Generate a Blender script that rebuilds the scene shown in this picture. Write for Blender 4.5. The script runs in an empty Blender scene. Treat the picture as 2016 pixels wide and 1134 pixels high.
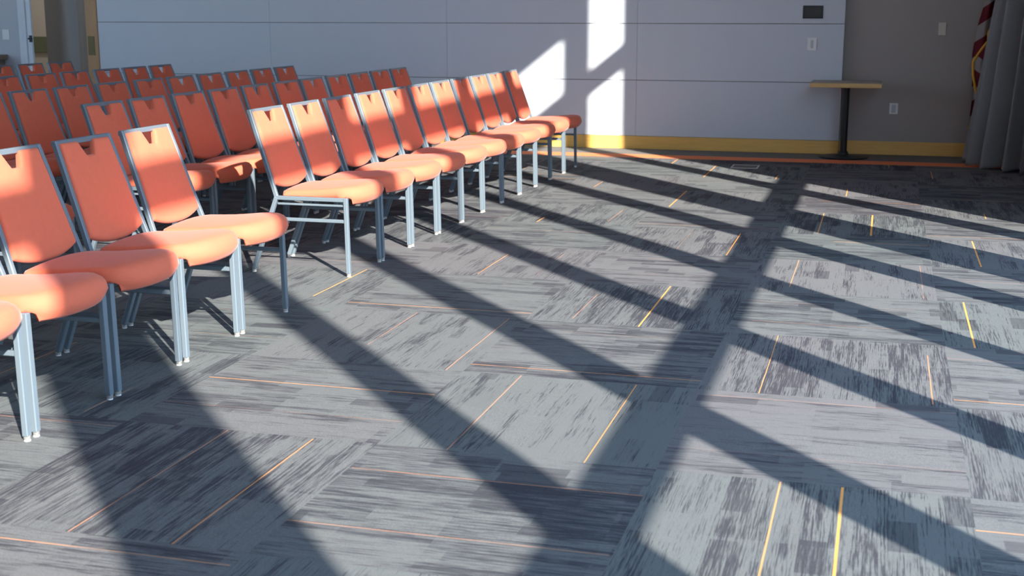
import bpy, bmesh, math, random
from mathutils import Vector, Matrix
random.seed(7)
sc = bpy.context.scene
C = sc.collection
R = math.radians

# ---------------------------------------------------------------- camera
cam_d = bpy.data.cameras.new('camera')
cam = bpy.data.objects.new('camera', cam_d)
C.objects.link(cam)
cam.location = (0, 0, 1.507)
cam.rotation_euler = (R(90 - 11.826), 0, R(15.568))
cam_d.sensor_width = 36
cam_d.lens = 2606.1 / 2016 * 36
cam_d.clip_start = .05
cam_d.dof.use_dof = True
cam_d.dof.focus_distance = 7.0
cam_d.dof.aperture_fstop = 4.5
sc.camera = cam

# ---------------------------------------------------------------- view
sc.view_settings.view_transform = 'Standard'
sc.view_settings.look = 'None'
sc.view_settings.gamma = 1
sc.view_settings.use_curve_mapping = False
sc.view_settings.exposure = 0.0
sc.cycles.use_denoising = True
sc.cycles.max_bounces = 8
sc.cycles.diffuse_bounces = 6
sc.cycles.sample_clamp_indirect = 8

# ---------------------------------------------------------------- sun + sky
SUN_DIR = Vector((-1, 1.18, -.80)).normalized()
sd = bpy.data.lights.new('sun', 'SUN')
sd.energy = 16.0
sd.angle = R(.6)
sd.color = (1.0, .93, .84)
so = bpy.data.objects.new('sun', sd)
so.rotation_euler = SUN_DIR.to_track_quat('-Z', 'Y').to_euler()
so.location = (12, -8, 12)
C.objects.link(so)

w = bpy.data.worlds.new('sky')
sc.world = w
w.use_nodes = True
nt = w.node_tree
nt.nodes.clear()
out = nt.nodes.new('ShaderNodeOutputWorld')
bg = nt.nodes.new('ShaderNodeBackground')
tc = nt.nodes.new('ShaderNodeTexCoord')
sx = nt.nodes.new('ShaderNodeSeparateXYZ')
cr = nt.nodes.new('ShaderNodeValToRGB')
mr = nt.nodes.new('ShaderNodeMapRange')
mr.inputs['From Min'].default_value = -.15
mr.inputs['From Max'].default_value = .6
e = cr.color_ramp.elements
e[0].position = 0; e[0].color = (.34, .35, .36, 1)
e[1].position = 1; e[1].color = (.42, .66, 1.0, 1)
k = e.new(.22); k.color = (.60, .79, 1.0, 1)
nt.links.new(tc.outputs['Generated'], sx.inputs[0])
nt.links.new(sx.outputs['Z'], mr.inputs['Value'])
nt.links.new(mr.outputs[0], cr.inputs[0])
nt.links.new(cr.outputs[0], bg.inputs['Color'])
bg.inputs['Strength'].default_value = 4.9
nt.links.new(bg.outputs[0], out.inputs[0])

XW = 1.70          # plane of the glazed side wall
YB = 14.62         # face of the panelled back wall
ZC = 6.20          # ceiling

# ---------------------------------------------------------------- materials
def S(r, g, b):
    f = lambda c: (c / 255 / 12.92) if c / 255 <= .04045 else ((c / 255 + .055) / 1.055) ** 2.4
    return (f(r), f(g), f(b), 1)

def mat(name, col, rough=.7, metal=0, noise=None, bump=None, sheen=0, spec=.5):
    m = bpy.data.materials.new(name)
    m.use_nodes = True
    n = m.node_tree.nodes; l = m.node_tree.links
    b = n['Principled BSDF']
    b.inputs['Base Color'].default_value = col
    b.inputs['Roughness'].default_value = rough
    b.inputs['Metallic'].default_value = metal
    b.inputs['Specular IOR Level'].default_value = spec
    if sheen:
        b.inputs['Sheen Weight'].default_value = sheen
        b.inputs['Sheen Roughness'].default_value = .4
    if noise or bump:
        t = n.new('ShaderNodeTexCoord')
    if noise:                                    # (scale, amount, stretch)
        mp = n.new('ShaderNodeMapping'); mp.inputs['Scale'].default_value = noise[2]
        tx = n.new('ShaderNodeTexNoise'); tx.inputs['Scale'].default_value = noise[0]; tx.inputs['Detail'].default_value = 4
        mx = n.new('ShaderNodeMix'); mx.data_type = 'RGBA'
        mx.inputs[6].default_value = tuple(c * (1 - noise[1]) for c in col[:3]) + (1,)
        mx.inputs[7].default_value = tuple(min(1, c * (1 + noise[1])) for c in col[:3]) + (1,)
        l.new(t.outputs['Object'], mp.inputs[0]); l.new(mp.outputs[0], tx.inputs[0])
        l.new(tx.outputs[0], mx.inputs[0]); l.new(mx.outputs[2], b.inputs['Base Color'])
    if bump:                                     # (scale, strength, distance)
        tb = n.new('ShaderNodeTexNoise'); tb.inputs['Scale'].default_value = bump[0]; tb.inputs['Detail'].default_value = 2
        bp = n.new('ShaderNodeBump'); bp.inputs['Strength'].default_value = bump[1]; bp.inputs['Distance'].default_value = bump[2]
        l.new(t.outputs['Object'], tb.inputs[0]); l.new(tb.outputs[0], bp.inputs['Height']); l.new(bp.outputs[0], b.inputs['Normal'])
    return m

M = {}
M['fabric'] = mat('orange_fabric', (.71, .160, .088, 1), .92, noise=(35, .06, (1, 1, 1)), bump=(420, .25, .001), sheen=.15, spec=.2)
M['frame'] = mat('blue_grey_metal', (.145, .188, .222, 1), .42, .1, noise=(9, .05, (1, 1, 1)))
M['glide'] = mat('nickel_glide', (.72, .70, .66, 1), .3, .8, noise=(40, .05, (1, 1, 1)))
M['glide_base'] = mat('white_nylon', (.85, .85, .85, 1), .4, 0, noise=(30, .03, (1, 1, 1)))
M['dark'] = mat('black_underlining', (.02, .02, .022, 1), .8, noise=(30, .1, (1, 1, 1)))
M['panel'] = mat('pale_wall_panel', (.575, .625, .685, 1), .85, noise=(6, .02, (1, 1, .2)), bump=(160, .08, .002))
M['groove'] = mat('panel_groove', (.16, .165, .18, 1), .9, noise=(6, .05, (1, 1, 1)))
M['wall'] = mat('painted_wall', (.36, .335, .31, 1), .8, noise=(3, .03, (1, 1, 1)))
M['wall_l'] = mat('pale_painted_wall', (.52, .55, .60, 1), .8, noise=(3, .03, (1, 1, 1)))
M['room'] = mat('room_paint', (.55, .54, .53, 1), .85, noise=(2, .02, (1, 1, 1)))
M['ceil'] = mat('ceiling_paint', (.72, .72, .72, 1), .9, noise=(2, .02, (1, 1, 1)))
M['hall'] = mat('dark_hall_paint', (.30, .29, .28, 1), .7, noise=(3, .03, (1, 1, 1)))
M['hall_pale'] = mat('beige_hall_paint', (.60, .56, .50, 1), .8, noise=(3, .03, (1, 1, 1)))
M['trim'] = mat('pale_door_trim', (.66, .72, .78, 1), .5, noise=(5, .02, (1, 1, 1)))
M['maple'] = mat('maple_wood', (.78, .47, .12, 1), .45, noise=(4, .16, (1.2, 8, 14)))
M['maple_top'] = mat('maple_edge', (.66, .42, .16, 1), .45, noise=(4, .16, (1.2, 14, 14)))
M['top'] = mat('table_laminate', (.36, .32, .28, 1), .5, noise=(4, .06, (2, 9, 1)))
M['oak'] = mat('brown_wood', (.42, .24, .10, 1), .5, noise=(4, .2, (8, 8, .8)))
M['dkoak'] = mat('dark_brown_wood', (.20, .15, .11, 1), .5, noise=(4, .2, (8, 8, .8)))
M['black'] = mat('black_metal', (.018, .018, .02, 1), .45, .3, noise=(20, .1, (1, 1, 1)))
M['screen'] = mat('dark_screen', (.035, .035, .032, 1), .25, noise=(20, .1, (1, 1, 1)))
M['plate'] = mat('white_plastic', (.78, .80, .80, 1), .4, noise=(20, .02, (1, 1, 1)))
M['plate2'] = mat('beige_plastic', (.60, .56, .47, 1), .4, noise=(20, .02, (1, 1, 1)))
M['slot'] = mat('grey_plastic', (.50, .52, .52, 1), .4, noise=(20, .02, (1, 1, 1)))
M['green'] = mat('green_poster', (.15, .18, .11, 1), .6, noise=(10, .1, (1, 1, 1)))
M['olive'] = mat('olive_plate', (.13, .10, .02, 1), .5, noise=(10, .1, (1, 1, 1)))
M['gold'] = mat('gold_fringe', (.75, .40, .04, 1), .7, noise=(120, .3, (1, 1, 4)))
M['curtain'] = mat('grey_curtain', (.42, .435, .44, 1), .9, noise=(60, .08, (1, 1, .3)), bump=(300, .2, .001))
M['mullion'] = mat('window_mullion', (.30, .31, .32, 1), .5, noise=(5, .03, (1, 1, 1)))
M['strip'] = mat('orange_carpet_strip', (.80, .22, .08, 1), .95, noise=(90, .18, (1, 1, 1)), bump=(300, .4, .002))
M['border'] = mat('grey_border_carpet', (.155, .15, .14, 1), .95, noise=(70, .15, (1, 6, 1)), bump=(300, .4, .002))

def flag_mat():
    m = bpy.data.materials.new('striped_flag_cloth'); m.use_nodes = True
    n = m.node_tree.nodes; l = m.node_tree.links
    b = n['Principled BSDF']; b.inputs['Roughness'].default_value = .7
    uv = n.new('ShaderNodeUVMap'); uv.uv_map = 'UVMap'
    s = n.new('ShaderNodeSeparateXYZ'); l.new(uv.outputs[0], s.inputs[0])
    f = n.new('ShaderNodeMath'); f.operation = 'FRACT'; l.new(s.outputs['Y'], f.inputs[0])
    g = n.new('ShaderNodeMath'); g.operation = 'GREATER_THAN'; g.inputs[1].default_value = .5; l.new(f.outputs[0], g.inputs[0])
    mx = n.new('ShaderNodeMix'); mx.data_type = 'RGBA'
    mx.inputs[6].default_value = (.20, .008, .024, 1); mx.inputs[7].default_value = (.50, .46, .45, 1)
    l.new(g.outputs[0], mx.inputs[0]); l.new(mx.outputs[2], b.inputs['Base Color'])
    return m
M['flag'] = flag_mat()

def carpet_mat():
    m = bpy.data.materials.new('streaked_carpet_planks'); m.use_nodes = True
    n = m.node_tree.nodes; l = m.node_tree.links
    b = n['Principled BSDF']; b.inputs['Roughness'].default_value = .95
    b.inputs['Specular IOR Level'].default_value = .15
    def math_(op, a, c=None, cl=False):
        q = n.new('ShaderNodeMath'); q.operation = op; q.use_clamp = cl
        for i, v in enumerate((a, c)):
            if v is None: continue
            if isinstance(v, (int, float)): q.inputs[i].default_value = v
            else: l.new(v, q.inputs[i])
        return q.outputs[0]
    def comb(x, y, z=0.):
        q = n.new('ShaderNodeCombineXYZ')
        for i, v in enumerate((x, y, z)):
            if isinstance(v, (int, float)): q.inputs[i].default_value = v
            else: l.new(v, q.inputs[i])
        return q.outputs[0]
    def smooth(v, a, c, lo=0., hi=1.):
        q = n.new('ShaderNodeMapRange'); q.interpolation_type = 'SMOOTHSTEP'
        q.inputs['From Min'].default_value = a; q.inputs['From Max'].default_value = c
        q.inputs['To Min'].default_value = lo; q.inputs['To Max'].default_value = hi
        l.new(v, q.inputs['Value']); return q.outputs[0]
    def noise(vec, scale=1., detail=2.):
        q = n.new('ShaderNodeTexNoise'); q.inputs['Scale'].default_value = scale; q.inputs['Detail'].default_value = detail
        l.new(vec, q.inputs['Vector']); return q.outputs[0]
    def white(vec):
        q = n.new('ShaderNodeTexWhiteNoise'); q.noise_dimensions = '3D'; l.new(vec, q.inputs['Vector']); return q.outputs['Value']
    uvn = n.new('ShaderNodeUVMap'); uvn.uv_map = 'UVMap'
    suv = n.new('ShaderNodeSeparateXYZ'); l.new(uvn.outputs[0], suv.inputs[0])
    u, v = suv.outputs['X'], suv.outputs['Y']
    at = n.new('ShaderNodeAttribute'); at.attribute_name = 'plank'
    sa = n.new('ShaderNodeSeparateColor'); l.new(at.outputs['Color'], sa.inputs[0])
    seed, tone, dens = sa.outputs[0], sa.outputs[1], sa.outputs[2]
    z = math_('MULTIPLY', seed, 97.3)
    # blocks: stepped rectangles, a run of 9..30 cm long and 5..12 cm across, shift the share of dark yarn
    jit = white(comb(math_('FLOOR', math_('MULTIPLY', v, 12.)), z, 3.))
    ub = math_('FLOOR', math_('ADD', math_('MULTIPLY', u, 4.2), math_('MULTIPLY', jit, 5.)))
    vb = math_('FLOOR', math_('MULTIPLY', v, 12.))
    blk = white(comb(ub, vb, z))
    blk2 = white(comb(math_('FLOOR', math_('MULTIPLY', u, 2.1)), math_('FLOOR', math_('MULTIPLY', v, 5.)), math_('ADD', z, 11.)))
    # long thin threads of dark yarn
    thr = noise(comb(math_('MULTIPLY', u, 5.), math_('MULTIPLY', v, 170.), z), 1., 2.)
    thr2 = noise(comb(math_('MULTIPLY', u, 16.), math_('MULTIPLY', v, 300.), math_('ADD', z, 5.)), 1., 1.)
    broad = noise(comb(math_('MULTIPLY', u, 2.2), math_('MULTIPLY', v, 20.), math_('ADD', z, 9.)), 1., 2.)
    t = math_('ADD', math_('MULTIPLY', thr, .62), math_('MULTIPLY', thr2, .38))
    bias = math_('ADD', math_('MULTIPLY', math_('SUBTRACT', blk, .5), .15), math_('MULTIPLY', math_('SUBTRACT', blk2, .5), .12))
    bias = math_('ADD', bias, math_('MULTIPLY', math_('SUBTRACT', broad, .5), .45))
    bias = math_('ADD', bias, math_('MULTIPLY', math_('SUBTRACT', dens, .5), .20))
    dark = smooth(math_('ADD', t, bias), .47, .66)
    # solid patches: plain darker rectangles
    solid = smooth(blk, .95, .96)
    dark = math_('MAXIMUM', dark, math_('MULTIPLY', solid, .6))
    fine = noise(comb(math_('MULTIPLY', u, 420.), math_('MULTIPLY', v, 420.), z), 1., 1.)
    mx = n.new('ShaderNodeMix'); mx.data_type = 'RGBA'
    mx.inputs[6].default_value = (.138, .147, .151, 1)
    mx.inputs[7].default_value = (.050, .052, .062, 1)
    l.new(dark, mx.inputs[0])
    # each plank leans to a slightly greener or a slightly browner grey
    tn = n.new('ShaderNodeMix'); tn.data_type = 'RGBA'
    tn.inputs[6].default_value = (1.05, .98, 1.01, 1); tn.inputs[7].default_value = (.96, 1.02, 1.0, 1)
    l.new(tone, tn.inputs[0])
    ml = n.new('ShaderNodeMix'); ml.data_type = 'RGBA'; ml.blend_type = 'MULTIPLY'; ml.inputs[0].default_value = 1
    l.new(mx.outputs[2], ml.inputs[6]); l.new(tn.outputs[2], ml.inputs[7])
    gr = n.new('ShaderNodeMix'); gr.data_type = 'RGBA'; gr.blend_type = 'MULTIPLY'; gr.inputs[0].default_value = 1
    fv = smooth(fine, .3, .7, .78, 1.22)
    cc = n.new('ShaderNodeCombineColor')
    for i in range(3): l.new(fv, cc.inputs[i])
    l.new(ml.outputs[2], gr.inputs[6]); l.new(cc.outputs[0], gr.inputs[7])
    # orange thread: lies at v0 between u0 and u1, second attribute
    a2 = n.new('ShaderNodeAttribute'); a2.attribute_name = 'thread'
    s2 = n.new('ShaderNodeSeparateColor'); l.new(a2.outputs['Color'], s2.inputs[0])
    v0, u0, u1, st = s2.outputs[0], s2.outputs[1], s2.outputs[2], a2.outputs['Alpha']
    dv = math_('ABSOLUTE', math_('SUBTRACT', v, v0))
    hw = math_('ADD', math_('MULTIPLY', math_('POWER', st, 2.), .0015), .0014)
    line = math_('LESS_THAN', dv, hw)
    line = math_('MULTIPLY', line, math_('GREATER_THAN', u, u0))
    line = math_('MULTIPLY', line, math_('LESS_THAN', u, u1))
    brk = noise(comb(math_('MULTIPLY', u, 3.), z, 2.), 1., 1.)
    line = math_('MULTIPLY', line, smooth(math_('ADD', brk, math_('MULTIPLY', st, .35)), .5, .75))
    line = math_('MULTIPLY', line, math_('MULTIPLY', st, .85, True))
    lm = n.new('ShaderNodeMix'); lm.data_type = 'RGBA'
    lc = n.new('ShaderNodeMix'); lc.data_type = 'RGBA'
    lc.inputs[6].default_value = (.62, .29, .17, 1); lc.inputs[7].default_value = (.82, .37, .10, 1)
    l.new(smooth(st, .7, 1.2), lc.inputs[0]); l.new(lc.outputs[2], lm.inputs[7])
    l.new(line, lm.inputs[0]); l.new(gr.outputs[2], lm.inputs[6])
    l.new(lm.outputs[2], b.inputs['Base Color'])
    bp = n.new('ShaderNodeBump'); bp.inputs['Strength'].default_value = .35; bp.inputs['Distance'].default_value = .003
    l.new(math_('ADD', fine, math_('MULTIPLY', dark, -.6)), bp.inputs['Height']); l.new(bp.outputs[0], b.inputs['Normal'])
    return m
M['carpet'] = carpet_mat()

# ---------------------------------------------------------------- helpers
def link(name, bm, m, parent=None, loc=(0, 0, 0), smooth=False):
    me = bpy.data.meshes.new(name)
    bmesh.ops.recalc_face_normals(bm, faces=bm.faces[:])
    bm.to_mesh(me); bm.free()
    for q in (m if isinstance(m, (list, tuple)) else [m]): me.materials.append(q)
    if smooth:
        for p in me.polygons: p.use_smooth = True
    o = bpy.data.objects.new(name, me)
    o.location = loc
    C.objects.link(o)
    if parent: o.parent = parent
    return o

def tag(o, label=None, cat=None, group=None, kind=None):
    if label: o['label'] = label
    if cat: o['category'] = cat
    if group: o['group'] = group
    if kind: o['kind'] = kind
    return o

def struct(name, bm, m, **k):
    return tag(link(name, bm, m, **k), kind='structure')

def empty(name, loc, rz=0):
    o = bpy.data.objects.new(name, None); o.location = loc; o.rotation_euler = (0, 0, rz)
    o.empty_display_size = .1
    C.objects.link(o); return o

def box(bm, x0, x1, y0, y1, z0, z1, bev=0, mi=0):
    vs = [bm.verts.new((x, y, z)) for z in (z0, z1) for x, y in ((x0, y0), (x1, y0), (x1, y1), (x0, y1))]
    fs = [bm.faces.new([vs[i] for i in q]) for q in ((0, 3, 2, 1), (4, 5, 6, 7), (0, 1, 5, 4), (1, 2, 6, 5), (2, 3, 7, 6), (3, 0, 4, 7))]
    for f in fs: f.material_index = mi
    if bev:
        ed = list({e for f in fs for e in f.edges})
        bmesh.ops.bevel(bm, geom=ed, offset=bev, segments=2, affect='EDGES', profile=.6)
    return bm

def beam(bm, p0, p1, a, b, bev=.003):
    """rectangular tube from p0 to p1 in an XZ plane: a across (in plane), b along Y"""
    p0 = Vector(p0); p1 = Vector(p1)
    d = (p1 - p0).normalized()
    y = Vector((0, 1, 0))
    s = d.cross(y)
    if s.length < 1e-4: s = Vector((1, 0, 0)); y = Vector((0, 0, 1))
    s.normalize(); y = s.cross(d).normalized()
    vs = []
    for p in (p0, p1):
        for i, j in ((-1, -1), (1, -1), (1, 1), (-1, 1)):
            vs.append(bm.verts.new(p + s * (a / 2 * i) + y * (b / 2 * j)))
    fs = [bm.faces.new([vs[i] for i in q]) for q in ((0, 3, 2, 1), (4, 5, 6, 7), (0, 1, 5, 4), (1, 2, 6, 5), (2, 3, 7, 6), (3, 0, 4, 7))]
    if bev:
        bmesh.ops.bevel(bm, geom=list({e for f in fs for e in f.edges}), offset=bev, segments=1, affect='EDGES')
    return bm

def lathe(bm, prof, n=32, c=(0, 0, 0)):
    rings = []
    for r, z in prof:
        rings.append([bm.verts.new((c[0] + r * math.cos(2 * math.pi * i / n), c[1] + r * math.sin(2 * math.pi * i / n), c[2] + z)) for i in range(n)])
    for a, b in zip(rings, rings[1:]):
        for i in range(n): bm.faces.new((a[i], a[(i + 1) % n], b[(i + 1) % n], b[i]))
    bm.faces.new(rings[0][::-1]); bm.faces.new(rings[-1])
    return bm

def tube(bm, pts, r, n=8):
    pts = [Vector(p) for p in pts]
    rings = []
    for i, p in enumerate(pts):
        d = (pts[min(i + 1, len(pts) - 1)] - pts[max(i - 1, 0)]).normalized()
        s = d.cross(Vector((.3, .9, .2))).normalized(); t = s.cross(d)
        rings.append([bm.verts.new(p + (s * math.cos(2 * math.pi * k / n) + t * math.sin(2 * math.pi * k / n)) * r) for k in range(n)])
    for a, b in zip(rings, rings[1:]):
        for k in range(n): bm.faces.new((a[k], a[(k + 1) % n], b[(k + 1) % n], b[k]))
    bm.faces.new(rings[0][::-1]); bm.faces.new(rings[-1])
    return bm

N = bmesh.new

# ---------------------------------------------------------------- floor: carpet planks, 4 to a square, squares turned in a checkerboard
GX, GY, MX, MY = -2.669, 3.195, 1.0007, 1.006
THREADS = [(0,1,.631,0,1.,1.0),(0,-1,.909,.0,.99,.9),(0,1,.266,0,1,.55),(1,0,.743,.01,1,.8),(1,0,.258,0,.99,.75),(1,2,.121,0,1,.95),
 (0,3,.14,0,1,1.0),(2,1,.926,.07,1,.65),(2,1,.25,0,1,.5),(2,3,.279,.1,.87,.6),(1,6,.164,0,1,.9),(3,6,.156,0,1,.9),(-1,6,.172,.3,1,.7),
 (0,5,.662,0,.98,.75),(1,2,.801,0,.94,.4),(1,4,.789,.15,1,.55),(1,4,.315,.11,.69,.45),(2,3,.735,0,.88,.45),(3,4,.592,.14,1,.7),
 (3,2,.775,0,1,.6),(3,2,.115,0,1,1.0),(3,0,.727,0,1,1.),(-1,0,.932,.2,.99,.7),(-1,2,.322,.2,1,.5),(-1,2,.816,.2,.99,.4),
 (0,0,.416,0,1,.8),(0,0,.759,0,.99,.95),(1,1,.259,0,1,.8),(1,1,.751,0,.99,1.1),(2,0,.411,0,.99,1.),(2,0,.608,0,.99,1.4),
 (2,2,.249,0,1,1.),(2,2,.918,.03,.8,.9),(1,3,.577,0,1,1.3),(1,3,.228,.08,.67,.7),(1,5,.766,.04,.89,1.2),(3,3,.131,0,1,1.4),
 (3,5,.287,.06,1,1.4),(2,4,.218,.16,1,.9),(2,6,.278,.06,1,1.1),(-1,3,.76,.23,1,1.2),(0,2,.923,0,1,.8),(2,4,.932,.04,1,.65),
 (2,6,.634,.05,1,1.8),(0,10,.644,0,.5,1.5),(1,9,.099,0,.94,1.5),(1,7,.088,.04,1,1.6),(1,9,.753,0,.3,1.4),(0,6,.774,.17,.91,.8),
 (0,8,.268,.04,.42,1.1),(0,6,.278,.03,.25,1.4),(1,5,.431,.19,1,.6),(0,4,.434,.05,.71,1.),(0,4,.772,.05,.84,.6),(-1,1,.118,.24,1.,.9),
 (-1,1,.776,.06,.4,.8),(2,8,.41,.02,.48,1.4),(3,7,.445,.05,.29,1.2),(0,2,.437,.32,1,.7)]
YS = 13.72     # the planks stop here, then an orange strip and a grey border run along the wall
def build_floor():
    bm = N()
    uvl = bm.loops.layers.uv.new('UVMap')
    pl = bm.loops.layers.float_color.new('plank')
    th = bm.loops.layers.float_color.new('thread')
    rnd = random.Random(11)
    known = {}
    for i, j, off, a, b, s in THREADS:
        known.setdefault((i, j), []).append((off, a, b, s))
    for i in range(-10, 5):
        for j in range(-9, 11):
            turned = (i + j) % 2 == 0            # long side along Y
            x0, y0 = GX + i * MX, GY + j * MY
            ks = list(known.get((i, j), []))
            if not ks and not (0 <= i <= 2 and 0 <= j <= 3):
                for q in range(rnd.choice((0, 1, 1, 2))):
                    a = rnd.choice((0, 0, .2, .4)); ks.append((rnd.uniform(.05, .95), a, rnd.choice((1, 1, .8)), rnd.uniform(.5, 1.2)))
            mseed, mtone, mdens = rnd.random(), rnd.random(), rnd.random()
            for p in range(4):
                t0, t1 = p / 4, (p + 1) / 4
                mine = [q for q in ks if t0 <= q[0] < t1]
                q = mine[0] if mine else (9., 0., 0., 0.)
                if turned:
                    X0, X1, Y0, Y1 = x0 + t0 * MX, x0 + t1 * MX, y0, y0 + MY
                else:
                    X0, X1, Y0, Y1 = x0, x0 + MX, y0 + t0 * MY, y0 + t1 * MY
                if X0 > XW + .3 or Y0 >= YS: continue
                Y1c = min(Y1, YS); X1c = min(X1, XW + .3)
                vs = [bm.verts.new(c) for c in ((X0, Y0, 0), (X1c, Y0, 0), (X1c, Y1c, 0), (X0, Y1c, 0))]
                f = bm.faces.new(vs)
                seed, tone, dens = mseed + (.013 * p if rnd.random() < .4 else 0), mtone * .8 + .2 * rnd.random(), mdens * .7 + .3 * rnd.random()
                flip = rnd.random() < .5
                fl = (lambda c: c)
                for lp, (X, Y) in zip(f.loops, ((X0, Y0), (X1c, Y0), (X1c, Y1c), (X0, Y1c))):
                    if turned: uu, vv = (Y - y0) / MY, (X - x0) / MX
                    else: uu, vv = (X - x0) / MX, (Y - y0) / MY
                    lp[uvl].uv = (uu, vv)
                    lp[pl] = (seed, tone, dens, 1)
                    lp[th] = (q[0], q[1] - .001, q[2] + .001, q[3])
    me = bpy.data.meshes.new('floor')
    bm.to_mesh(me); bm.free()
    me.materials.append(M['carpet'])
    o = bpy.data.objects.new('floor', me); C.objects.link(o)
    tag(o, kind='structure')
build_floor()
bm = N(); box(bm, -13, XW + .3, YS, YS + .33, -.02, 0); struct('floor', bm, M['strip'])
bm = N(); box(bm, -13, XW + .3, YS + .33, 18.2, -.02, 0); struct('floor', bm, M['border'])
bm = N(); box(bm, -13, XW + .3, -6.2, 18.2, -.2, -.021); struct('floor', bm, M['border'])

# ---------------------------------------------------------------- back wall
XP = -.44        # right edge of the panelled part
XL = -9.36       # its left edge
def wall_panels():
    bm = N()
    box(bm, XL, XP, YB + .02, YB + .14, 0, ZC, mi=1)
    g = .0035
    xs = [XL, -7.05, -4.845, -2.645, XP]
    zs = [.0, .155 - .013, .757, 1.372, 1.987, 2.602, 3.217, 3.832, 4.447, 5.062, ZC]
    for a, b in zip(xs, xs[1:]):
        for c, d in zip(zs, zs[1:]):
            box(bm, a + (g * .4 if a > XL else 0), b - (g * .4 if b < XP else 0), YB, YB + .03, c + g, d - g)
    return bm
struct('wall_back', wall_panels(), [M['panel'], M['groove']])
YR = 14.72
bm = N(); box(bm, XP, XW + .4, YR, YR + .12, 0, ZC); struct('wall_back', bm, M['wall'])
def baseboard(x0, x1, y):
    bm = N(); box(bm, x0, x1, y - .016, y, 0, .142, .003)
    return bm
struct('baseboard_back', baseboard(XL, XP, YB), M['maple'])
struct('baseboard_back', baseboard(XP + .002, XW + .25, YR), M['maple'])

# doorway bay at the far left: wooden jamb, grey door leaf, hall behind, pale wall
bm = N(); box(bm, XL - .165, XL - .004, YB - .01, YB + .10, 0, ZC, .004); struct('trim_1', bm, M['oak'])
bm = N(); box(bm, XL - .30, XL - .167, YB + .03, YB + .14, 0, ZC, .004); struct('trim_2', bm, M['dkoak'])
XO0, XO1 = -10.37, XL - .30
bm = N(); box(bm, -13, -10.55, YR, YR + .02, 0, ZC); struct('wall_back', bm, M['wall_l'])
def door_trim():
    bm = N()
    for a, b, d in ((-10.55, -10.49, .02), (-10.49, -10.44, .035), (-10.44, -10.37, .012)):
        box(bm, a, b, YR - d, YR + .02, 0, 2.9, .004)
    box(bm, -10.57, XO1, YR - .02, YR + .12, 2.9, 2.99, .004)
    box(bm, -10.57, XO1, YR, YR + .12, 2.99, ZC)
    return bm
struct('trim_3', door_trim(), M['trim'])
bm = N(); box(bm, -13, -8.6, 18.0, 18.12, 0, ZC); struct('wall_hall', bm, M['hall_pale'])
bm = N(); box(bm, -9.62, -9.52, YR + .15, 18, 0, ZC); struct('wall_hall_right', bm, M['hall_pale'])
bm = N(); box(bm, -13.1, -13, YR + .1, 18, 0, ZC); struct('wall_hall_left', bm, M['hall_pale'])
# the grey door leaf stands open into the hall
def door_leaf():
    bm = N()
    ang = R(29)
    hx, hy = XO1 - .01, YR + .10
    for k in range(1):
        wdt = 1.05; th = .045
        vs = []
        d = Vector((-math.cos(ang), math.sin(ang), 0)); nn = Vector((math.sin(ang), math.cos(ang), 0))
        for z in (.012, 2.88):
            for a, b in ((0, 0), (wdt, 0), (wdt, th), (0, th)):
                p = Vector((hx, hy, 0)) + d * a + nn * b; vs.append(bm.verts.new((p.x, p.y, z)))
        for q in ((0, 3, 2, 1), (4, 5, 6, 7), (0, 1, 5, 4), (1, 2, 6, 5), (2, 3, 7, 6), (3, 0, 4, 7)):
            bm.faces.new([vs[i] for i in q])
    return bm
dl = struct('door_1', door_leaf(), M['hall'])
bm = N(); tube(bm, [(-10.385, YR - .012, 1.165), (-10.385, YR - .06, 1.165), (-10.33, YR - .065, 1.165)], .012); box(bm, -10.41, -10.365, YR - .016, YR - .010, 1.12, 1.205)
tag(link('door_latch', bm, M['black']), 'small black latch on the pale door frame at far left', 'latch')
bm = N(); box(bm, XL - .145, XL - .055, YB - .016, YB - .0105, .97, 1.20, .002)
tag(link('strike_plate', bm, M['olive']), 'olive metal plate on the brown wooden jamb', 'metal plate')
bm = N(); box(bm, -12.68, -12.40, 17.96, 17.995, .88, 1.12, .004)
tag(link('notice_board', bm, M['green']), 'green board on the hall wall seen through the doorway', 'notice board')
# assumed hall lamp, out of view, added to brighten the doorway
hl = empty('added_hall_lamp', (-11.2, 16.6, 3.6)); tag(hl, 'round white lamp added out of view to brighten the hall doorway', 'added fill lamp')
bm = N(); lathe(bm, [(.22, .05), (.25, .02), (.25, .0), (.20, -.03)], 28); link('lamp_shade', bm, M['plate'], hl)
bm = N(); lathe(bm, [(.03, .05), (.03, ZC - 3.6)], 14); link('rod', bm, M['black'], hl)
hld = bpy.data.lights.new('hall_fill_light', 'AREA'); hld.shape = 'DISK'; hld.size = .4; hld.energy = 34; hld.color = (1, .93, .85)
hlo = bpy.data.objects.new('hall_fill_light', hld); hlo.location = (-11.2, 16.6, 3.55); C.objects.link(hlo)
# brown cabinet against the pale wall, cut by the picture's left edge
cab = empty('wooden_cabinet', (-11.4, YR - .22, 0))
tag(cab, 'dark brown wooden cabinet against the pale wall behind the rear chairs', 'cabinet')
bm = N(); box(bm, -.62, .62, -.19, .20, .08, .90, .004); link('body', bm, M['dkoak'], cab)
bm = N(); box(bm, -.66, .66, -.21, .21, .90, .965, .006); link('cabinet_top', bm, M['dkoak'], cab)
bm = N(); box(bm, -.60, .60, -.17, .19, 0, .08); link('plinth', bm, M['black'], cab)
for s in (-1, 1):
    bm = N(); box(bm, min(s * .01, s * .60), max(s * .01, s * .60), -.21, -.192, .12, .87, .003); d = link('door', bm, M['dkoak'], cab)
    bm = N(); tube(bm, [(s * .06, -.212, .45), (s * .06, -.235, .47), (s * .06, -.235, .57), (s * .06, -.212, .59)], .006); link('handle', bm, M['glide'], d)

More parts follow.
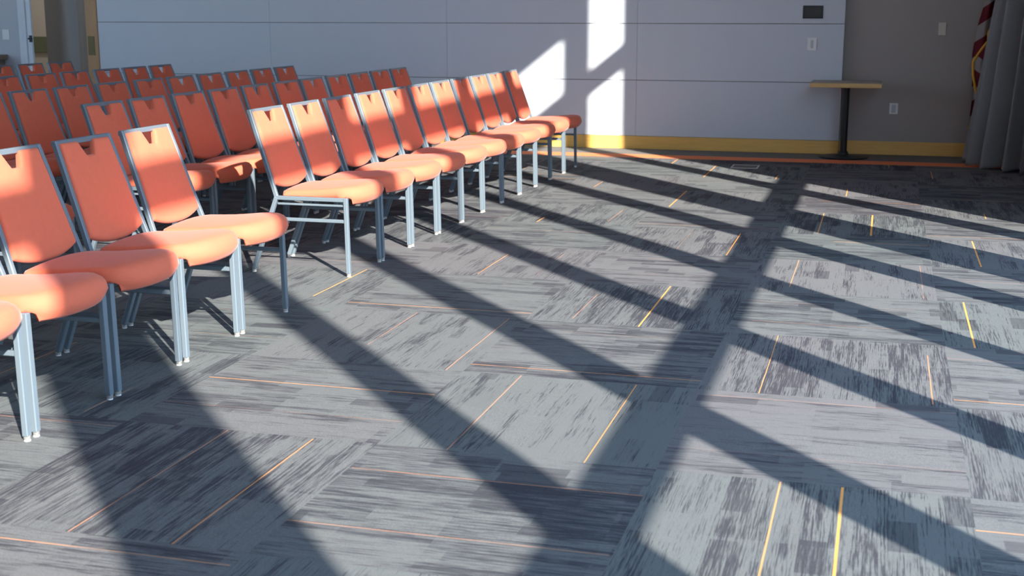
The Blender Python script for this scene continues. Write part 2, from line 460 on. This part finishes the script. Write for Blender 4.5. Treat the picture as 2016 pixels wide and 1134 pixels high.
# ---------------------------------------------------------------- the rest of the room shell
bm = N(); box(bm, -13.1, XW + .6, -6.2, 18.2, ZC, ZC + .12); struct('ceiling', bm, M['ceil'])
bm = N(); FILL_OPENINGS = [(3.2, 5.6), (6.2, 8.6), (9.2, 11.6)]  # assumed openings, added so sky light brightens the back wall's left side
box(bm, -13.1, -13.0, -6.1, YR + .1, 0, 1.1); box(bm, -13.1, -13.0, -6.1, YR + .1, 4.0, ZC)
for a, b in zip([-6.1] + [q[1] for q in FILL_OPENINGS], [q[0] for q in FILL_OPENINGS] + [YR + .1]): box(bm, -13.1, -13.0, a, b, 1.1, 4.0)
struct('wall_left', bm, M['room'])
for k, (a, b) in enumerate(FILL_OPENINGS):
    bm = N(); box(bm, -13.07, -13.03, (a + b) / 2 - .03, (a + b) / 2 + .03, 1.1, 4.0); box(bm, -13.07, -13.03, a, b, 2.9, 2.96)
    struct('window_%d' % (k + 31), bm, M['mullion'])  # bars of the added, unseen left-wall windows
bm = N(); box(bm, -13.1, XW + .3, -6.2, -6.1, 0, ZC); struct('wall_front', bm, M['room'])

# glazed side wall: mullions at measured places, two transoms, a head
K = 1.18
def Y0(I): return I - K * XW
SILL, T1a, T1b, T2a, T2b, HEAD = .25, 1.845, 2.065, 4.575, 4.80, 5.42
mull = [(-.65, -.27), (.70, 1.54), (2.51, 2.87), (3.88, 4.26), (5.26, 5.61), (6.60, 6.95), (7.95, 8.34), (8.84, 9.66), (10.50, 10.88), (11.30, 12.2)]
bm = N(); box(bm, XW - .06, XW + .12, -6.1, YR + .1, 0, SILL)
box(bm, XW - .06, XW + .12, -6.1, Y0(10.7), HEAD, ZC)
box(bm, XW - .06, XW + .12, Y0(10.7), YR + .1, 6.0, ZC)
box(bm, XW - .06, XW + .12, Y0(12.2), YR + .1, SILL, 6.0)
struct('wall_right', bm, M['room'])
d_ = .03
ys = []
I = -.65
while Y0(I) > -6.1:
    I -= 1.37
    mull.insert(0, (I, I + .38))
for a, b in mull[:-1]:
    pass
wd = .04     # frame depth
fr = [(Y0(a) + wd * K / 2, Y0(b) - wd * K / 2) for a, b in mull]
fr = [q for q in fr if q[1] > -6.1]
for k, (a, b) in enumerate(fr):
    bm = N()
    box(bm, XW - wd / 2, XW + wd / 2, a, b, SILL, HEAD if k < len(fr) - 2 else 6.0)
    nx = fr[k + 1][0] if k + 1 < len(fr) else None
    if nx is not None:
        z2a, z2b = (4.30, 4.73) if k == len(fr) - 3 else (4.485, 4.745) if k == len(fr) - 2 else (4.60, 4.885)
        box(bm, XW - wd / 2, XW + wd / 2, b, nx, T1a + wd * .4, T1b - wd * .0 + .0)
        box(bm, XW - wd / 2, XW + wd / 2, b, nx, z2a, z2b)
    struct('window_%d' % (k + 1), bm, M['mullion'])
# pavement outside
bm = N(); box(bm, XW + .3, 60, -60, 60, -.3, -.1); struct('ground_outside', bm, M['wall'])

# ---------------------------------------------------------------- stacking chair
HW = .2525       # half of the overall width
TB = .024        # tube
JX, JZ = -.437, .446      # where post, seat rail and rear leg meet
TX, TZ = -.61, .945     # top of the post
RX = -.60                # rear foot
def make_chair():
    root = empty('stacking_chair', (0, 0, 0))
    # seat: side profile swept across the width with a rounded front and soft edges
    prof = [(-.395, .459), (-.404, .468), (-.402, .480), (-.385, .487), (-.33, .489), (-.25, .493), (-.17, .500), (-.09, .508), (-.03, .512),
            (.005, .511), (.030, .502), (.046, .486), (.054, .464), (.050, .441), (.036, .424), (.022, .415), (.0165, .419), (.0165, .445), (.010, .459), (-.10, .459), (-.25, .459)]
    bm = N()
    st = [-1, -.985, -.955, -.90, -.80, -.62, -.42, -.2, 0, .2, .42, .62, .80, .90, .955, .985, 1]
    ins = {1: .022, .985: .012, .955: .004, .90: 0}
    rings = []
    cx, cz = -.18, .470
    for s in st:
        a = abs(s); dz = ins.get(a, 0)
        y = s * .243
        ring = []
        for (x, z) in prof:
            # fullness in the middle, front edge curved in plan
            crown = .016 * (1 - a ** 2.2) if z > .475 else 0
            bulge = (.044 * (1 - a ** 2.4) - .036 * a ** 3 - .016 * max(0, a - .8) / .2) * (1 if x > 0 else max(0, (x + .2) / .2))
            if z < .458: bulge *= .9
            yy = y
            if z < .457: yy = y * .91
            X = x + bulge; Z = z + crown
            if x < .0 and z < .46: Z = z
            if x > 0 and z < .457: Z = z + (.456 - z) * min(1, max(0, (a - .93) / .07))
            # pull the outermost rings towards the middle of the profile
            if dz:
                if z > .462: Z = max(.460, Z - dz * 1.15)
                X = X - dz * (.8 if x > 0 else (-.4 if x < -.38 else 0))
                if X < .0165 and z < .457: X = .0165
            if z < .457: X = max(X, .0165)
            ring.append(bm.verts.new((X, yy, Z)))
        rings.append(ring)
    n = len(prof)
    for a, b in zip(rings, rings[1:]):
        for i in range(n): bm.faces.new((a[i], a[(i + 1) % n], b[(i + 1) % n], b[i]))
    bm.faces.new(rings[0][::-1]); bm.faces.new(rings[-1])
    link('seat', bm, M['fabric'], root, smooth=True)
    # backrest panel inside the frame, handle notch at the top, curved lower edge
    ax = Vector((TX - JX, 0, TZ - JZ)); L = ax.length; ax.normalize()
    nn = Vector((ax.z, 0, -ax.x))               # forward normal of the back
    hwb, hwt = .2245, .1915                     # half widths inside the posts, bottom and top
    stop = L - .0135
    def half(s): return hwb + (hwt - hwb) * s / L - .0005
    ycols = [-1, -.985, -.955, -.90, -.75, -.55, -.40, -.345, -.325, -.30, -.22, -.165, -.145, -.10, 0, .10, .145, .165, .22, .30, .325, .345, .40, .55, .75, .90, .955, .985, 1]
    def top_of(t):
        a = abs(t)
        if a >= .345: return stop
        if a <= .145: return stop - .070
        if a >= .325: return stop - .006 * (.345 - a) / .02
        if a <= .165: return stop - .070 + .004 * (a - .145) / .02
        return stop - .006 - .060 * (.325 - a) / .16
    def bot_of(t): return .040 + .040 * abs(t) ** 2.2
    rows = [0, .008, .022, .05, .12, .25, .4, .55, .7, .82, .91, .965, .985, .995, 1]
    bm = N()
    F, B = [], []
    for t in ycols:
        cf, cb = [], []
        for r in rows:
            s0, s1 = bot_of(t), top_of(t)
            s = s0 + (s1 - s0) * r
            y = t * half(s)
            ed = min(1, (1 - abs(t)) / .075) if abs(t) < 1 else 0
            er = min(1, (min(r, 1 - r)) / .032)
            if abs(t) < .27 and r > .5: er = min(er, 1)
            rr = (1 - (1 - ed) ** 3) * (1 - (1 - er) ** 3)
            off = .004 + .014 * rr + .007 * (1 - t * t) * math.sin(math.pi * r)
            p = Vector((JX, y, JZ)) + ax * s
            cf.append(bm.verts.new(p + nn * off))
            cb.append(bm.verts.new(p - nn * (.004 + .010 * rr)))
        F.append(cf); B.append(cb)
    nr = len(rows)
    for a, b, c, d in zip(F, F[1:], B, B[1:]):
        for i in range(nr - 1):
            bm.faces.new((a[i], b[i], b[i + 1], a[i + 1]))
            bm.faces.new((c[i], c[i + 1], d[i + 1], d[i]))
        bm.faces.new((a[0], c[0], d[0], b[0])); bm.faces.new((a[-1], b[-1], d[-1], c[-1]))
    for f_, b_ in ((F[0], B[0]), (F[-1], B[-1])):
        for i in range(nr - 1): bm.faces.new((f_[i], f_[i + 1], b_[i + 1], b_[i]))
    link('backrest', bm, M['fabric'], root, smooth=True)
    # back frame: two posts and the top rail
    bm = N()
    for s in (-1, 1):
        beam(bm, (JX, s * (HW - TB / 2), JZ - .004), (TX, s * (HW - TB / 2 - .032), TZ), .024, .022)
    beam(bm, (TX, -(HW - .032), TZ - .010), (TX, HW - .032, TZ - .010), .022, .024)
    link('back_frame', bm, M['frame'], root)
    for s in (-1, 1):
        yc = s * (HW - TB / 2)
        # front leg, rear leg with their glides
        for nm, p0, p1 in (('f', (0, yc, .018), (-.008, yc, JZ + .011)), ('r', (RX, yc, .018), (JX - .002, yc, JZ + .004))):
            bm = N(); beam(bm, p0, p1, .024, TB + .004)
            lg = link('leg', bm, M['frame'], root)
            bm = N()
            lathe(bm, [(.0105, .004), (.0125, .008), (.0125, .022), (.009, .026)], 12, (p0[0], yc, 0))
            gl = link('glide', bm, M['glide'], lg)
            bm2 = N(); lathe(bm2, [(.0115, 0), (.012, .002), (.012, .0045), (.010, .0045)], 12, (p0[0], yc, 0))
            tag(link('glide_foot', bm2, M['glide_base'], lg), 'white nylon foot')
        bm = N(); beam(bm, (JX - .006, yc, JZ), (.003, yc, JZ), .024, TB)
        link('seat_rail', bm, M['frame'], root)
        bm = N(); beam(bm, (JX + .004, yc, JZ - .034), (-.018, yc, JZ - .034), .012, .012, .002)
        link('ganging_bar', bm, M['frame'], root)
        bm = N(); zz = .322; beam(bm, (JX + (RX - JX) * (JZ - zz) / JZ + .010, yc, zz), (-.016, yc, zz), .020, .018)
        link('stretcher', bm, M['frame'], root)
    for x in (-.06, -.36):
        bm = N(); box(bm, x - .011, x + .011, -(HW - TB), HW - TB, .424, .445, .002)
        link('cross_rail', bm, M['frame'], root)
    bm = N(); box(bm, -.345, -.075, -.225, .225, .446, .4585, .003)
    link('seat_underlining', bm, M['dark'], root)
    return root
proto = make_chair()
def copy_tree(o, parent=None):
    c = o.copy(); C.objects.link(c); c.parent = parent
    for ch in [q for q in KIDS.get(o, [])]: copy_tree(ch, c)
    return c
KIDS = {}
for o in list(sc.objects):
    if o.parent: KIDS.setdefault(o.parent, []).append(o)
first = [True]
def chair(x, y, label, group, rz=0):
    if first[0]: o = proto; first[0] = False
    else: o = copy_tree(proto)
    o.location = (x, y, 0); o.rotation_euler = (0, 0, R(rz))
    tag(o, label, 'chair', group)
    return o
ORD = ['first', 'second', 'third', 'fourth', 'fifth', 'sixth', 'seventh', 'eighth', 'ninth', 'tenth', 'eleventh']
rj = random.Random(3)
front_far = [7.225, 7.755, 8.285, 8.82, 9.34, 9.86, 10.375, 10.90, 11.415, 11.93, 12.445]
for k, y in enumerate(front_far):
    i = 10 - k
    lab = ('orange padded chair closest to the back wall in the front row' if i == 0 else
           'orange padded chair at the aisle end of the far front row' if i == 10 else
           'orange padded chair, %s from the wall end of the front row' % ORD[i])
    chair(-2.925 + .004 * k, y, lab, 'chairs in the front row', rj.uniform(-.25, .25))
near = [5.81, 5.275, 4.73, 4.19, 3.655]
nl = ['orange padded chair at the aisle end of the near front row, side legs clear',
      'orange padded chair second from the aisle in the near front row',
      'orange padded chair third from the aisle, its back cut by the left edge',
      'orange padded chair fourth from the aisle, only its seat and legs inside the left edge',
      'orange padded chair nearest the camera, only its front seat corner and leg showing']
for y, lab in zip(near, nl):
    chair(-2.887, y, lab, 'chairs in the front row', rj.uniform(-.25, .25))
def row(name, X, ys_, drift=0):
    n_ = len(ys_)
    for k, y in enumerate(ys_):
        i = n_ - 1 - k
        if i == 0: lab = 'orange padded chair at the wall end of the %s row' % name
        else: lab = 'orange padded chair, %s from the wall end of the %s row' % (ORD[i], name)
        chair(X + drift * k, y, lab, 'chairs in the %s row' % name, rj.uniform(-.25, .25))
row('second', -4.112, [7.365, 7.885, 8.43, 8.95, 9.47, 10.02, 10.54, 11.08, 11.60, 12.13, 12.66])
chair(-4.10, 5.81, 'orange padded chair behind the near front row, next to the aisle', 'chairs in the second row')
row('third', -5.37, [7.32, 7.85, 8.38, 8.915, 9.47, 10.03, 10.56, 11.09, 11.63, 12.15, 12.68])
row('fourth', -6.81, [9.0, 9.53, 10.06, 10.60, 11.13, 11.68, 12.19, 12.70])
row('fifth', -8.34, [12.07, 12.61, 13.16])

# ---------------------------------------------------------------- cafe table
tb = empty('pedestal_table', (-.38, 14.30, 0))
tag(tb, 'small square pedestal table with wood edge against the back wall', 'table')
bm = N(); box(bm, -.355, .355, -.33, .30, .742, .785, .004)
box(bm, -.351, .351, -.326, .296, .7851, .788, .001, mi=1)
link('tabletop', bm, [M['maple_top'], M['top']], tb)
bm = N(); lathe(bm, [(.036, .03), (.036, .70), (.036, .742)], 24); link('column', bm, M['black'], tb)
bm = N(); lathe(bm, [(.25, .0), (.255, .008), (.25, .016), (.16, .026), (.06, .034), (.05, .06), (.04, .07)], 40); link('base', bm, M['black'], tb)
bm = N(); box(bm, -.15, .15, -.02, .02, .728, .7418, .002); box(bm, -.02, .02, -.15, .15, .728, .7418, .002); link('top_bracket', bm, M['black'], tb)

# ---------------------------------------------------------------- wall fittings
def plate(name, x0, x1, z0, z1, y, m, label, cat, inner=None, im=None, group=None):
    r = empty(name, ((x0 + x1) / 2, y, (z0 + z1) / 2)); tag(r, label, cat, group)
    hx, hz = (x1 - x0) / 2, (z1 - z0) / 2
    bm = N(); box(bm, -hx, hx, -.010, 0, -hz, hz, .003); link('cover', bm, m, r)
    if inner:
        nm, a, b = inner
        bm = N(); box(bm, -hx * a, hx * a, -.0135, -.0102, -hz * b, hz * b, .001); link(nm, bm, im, r)
    return r
plate('touch_panel', -.875, -.665, 1.427, 1.562, YB, M['black'], 'dark rectangular control screen mounted high on the panelled wall', 'control panel', ('screen', .86, .80), M['screen'])
plate('light_switch', -.813, -.718, 1.092, 1.228, YB, M['plate'], 'white switch plate under the dark control screen', 'light switch', ('rocker', .30, .62), M['slot'])
plate('wall_outlet', .063, .150, .432, .548, YR, M['plate'], 'white outlet plate low on the wall right of the small table', 'wall outlet', ('socket', .5, .72), M['slot'])
plate('wall_plate', .508, .583, 1.256, 1.388, YR, M['plate2'], 'beige blank plate high on the wall beside the flag', 'wall plate', ('panel', .6, .7), M['plate2'])
plate('light_switch', -10.80, -10.70, 1.15, 1.275, YR, M['plate'], 'white switch plate on the pale wall left of the door frame', 'light switch', ('rocker', .3, .6), M['plate'])

# floor box in the carpet in front of the wall
fb = empty('floor_outlet_box', (-1.28, 13.16, 0)); tag(fb, 'flat metal-rimmed floor outlet cover in the carpet near the wall', 'floor outlet')
bm = N()
for a in ((-.13, .13, -.14, -.128), (-.13, .13, .128, .14), (-.13, -.118, -.128, .128), (.118, .13, -.128, .128)): box(bm, *a, 0.0005, .006, .001)
link('rim', bm, M['glide'], fb)
bm = N(); box(bm, -.117, .117, -.127, .127, .0005, .004); link('lid', bm, M['border'], fb)

# ---------------------------------------------------------------- curtain, pleated, gathered in the corner
def curtain():
    bm = N()
    # plan curve of the hem and of the heading
    hem = [(.93, 14.42), (.915, 14.20), (.925, 13.95), (.96, 13.74), (1.04, 13.54), (1.13, 13.40), (1.24, 13.30), (1.37, 13.22), (1.50, 13.14), (1.58, 12.9)]
    def at(t, pts):
        s = t * (len(pts) - 1); i = min(int(s), len(pts) - 2); f = s - i
        return pts[i][0] * (1 - f) + pts[i + 1][0] * f, pts[i][1] * (1 - f) + pts[i + 1][1] * f
    n = 220; zs = [0.012, .05, .15, .35, .6, .9, 1.2, 1.6, 2.0, 2.6, 3.2, 4.0, 4.8, 5.4]
    cols = []
    for i in range(n + 1):
        t = i / n
        hx, hy = at(t, hem)
        dx, dy = at(min(1, t + .02), hem); ex, ey = at(max(0, t - .02), hem)
        tx, ty = dx - ex, dy - ey; L = math.hypot(tx, ty) or 1
        nx, ny = -ty / L, tx / L
        ph = t * 6.5 * 2 * math.pi + .9 * math.sin(t * 17) + .5 * math.sin(t * 41)
        col = []
        for z in zs:
            k = min(1, z / 5.4)
            am = (.095 + .03 * math.sin(t * 29 + z * .4)) * (1 - .35 * k)
            o = am * (math.sin(ph) + .28 * math.sin(2 * ph + 1 + z * .5))
            gx = 1.46 - (1.46 - hx) * (1 - .46 * min(1, z / 2.2) ** .9 - .25 * max(0, (z - 2.2)) / 3.2)
            gy = 13.95 + (hy - 13.95) * (1 - .12 * k)
            col.append(bm.verts.new((gx + nx * o, gy + ny * o, z + (.012 * math.sin(ph) + .012 if z < .02 else 0))))
        cols.append(col)
    for a, b in zip(cols, cols[1:]):
        for j in range(len(zs) - 1): bm.faces.new((a[j], b[j], b[j + 1], a[j + 1]))
    bmesh.ops.solidify(bm, geom=bm.faces[:], thickness=.004)
    return bm
tag(link('curtain', curtain(), M['curtain'], smooth=True), 'long grey pleated curtain gathered in the corner at the right edge', 'curtain')

# ---------------------------------------------------------------- flag on a pole behind the curtain
fl = empty('flag_on_stand', (1.10, 14.54, 0)); tag(fl, 'draped red and white striped flag with gold fringe behind the grey curtain', 'flag')
bm = N(); lathe(bm, [(.14, 0), (.14, .02), (.05, .05), (.025, .09), (.02, .12)], 28); link('stand', bm, M['gold'], fl)
bm = N(); lathe(bm, [(.0125, .10), (.0125, 2.62), (.002, 2.70)], 14); link('pole', bm, M['oak'], fl)
def flag_sheet(edge, width, dep, su, sv, phase, thick=.003):
    """edge: list of (x, z) for the free left edge; the sheet runs right to the pole; diagonal stripes"""
    bm = N(); uvl = bm.loops.layers.uv.new('UVMap')
    n = 26; grid = []
    for (x, z) in edge:
        rw = []
        for i in range(n + 1):
            t = i / n
            X = x + (width - x) * t
            Yv = dep + .030 * math.sin(t * 11 + phase + z * 1.1) * (1 - .3 * t) 
            v = bm.verts.new((X, Yv, z))
            rw.append((v, (X * su, z * sv - X * su)))
        grid.append(rw)
    for a, b in zip(grid, grid[1:]):
        for i in range(n):
            f = bm.faces.new((a[i][0], a[i + 1][0], b[i + 1][0], b[i][0]))
            for lp, q in zip(f.loops, (a[i], a[i + 1], b[i + 1], b[i])): lp[uvl].uv = q[1]
    bmesh.ops.solidify(bm, geom=bm.faces[:], thickness=thick)
    return bm
def lerp_edge(pts, m=40):
    o = []
    z0, z1 = pts[0][1], pts[-1][1]
    for i in range(m + 1):
        z = z0 + (z1 - z0) * i / m
        for (xa, za), (xb, zb) in zip(pts, pts[1:]):
            if min(za, zb) - 1e-6 <= z <= max(za, zb) + 1e-6:
                f = (z - za) / (zb - za) if zb != za else 0
                o.append((xa + (xb - xa) * f, z)); break
    return o
back_edge = [(-.245, .34), (-.235, .42), (-.225, .60), (-.235, .80), (-.25, .97), (-.25, 1.10), (-.22, 1.35), (-.16, 1.62), (-.10, 2.0), (-.04, 2.45)]
link('flag_cloth', flag_sheet(lerp_edge(back_edge), .02, -.03, 2.4, 3.3, 0), M['flag'], fl)
front_edge = [(-.14, .60), (-.19, .70), (-.228, .86), (-.238, 1.0), (-.16, 1.13), (-.105, 1.21), (-.11, 1.29), (-.05, 1.40), (.0, 1.5)]
fe = lerp_edge(front_edge)
link('flag_fold', flag_sheet(fe, .03, -.085, -2.4, 3.3, .7), M['flag'], fl)
bm = N(); tube(bm, [(x - .004, -.085 + .030 * math.sin(.7 + z * 1.1) - .004, z) for x, z in fe], .013, 8)
link('fringe', bm, M['gold'], fl)
bm = N(); tube(bm, [(x, -.03, z - .01) for x, z in [(-.245, .34), (-.20, .335), (-.14, .332), (-.03, .332)]], .012, 8)
link('fringe', bm, M['gold'], fl)
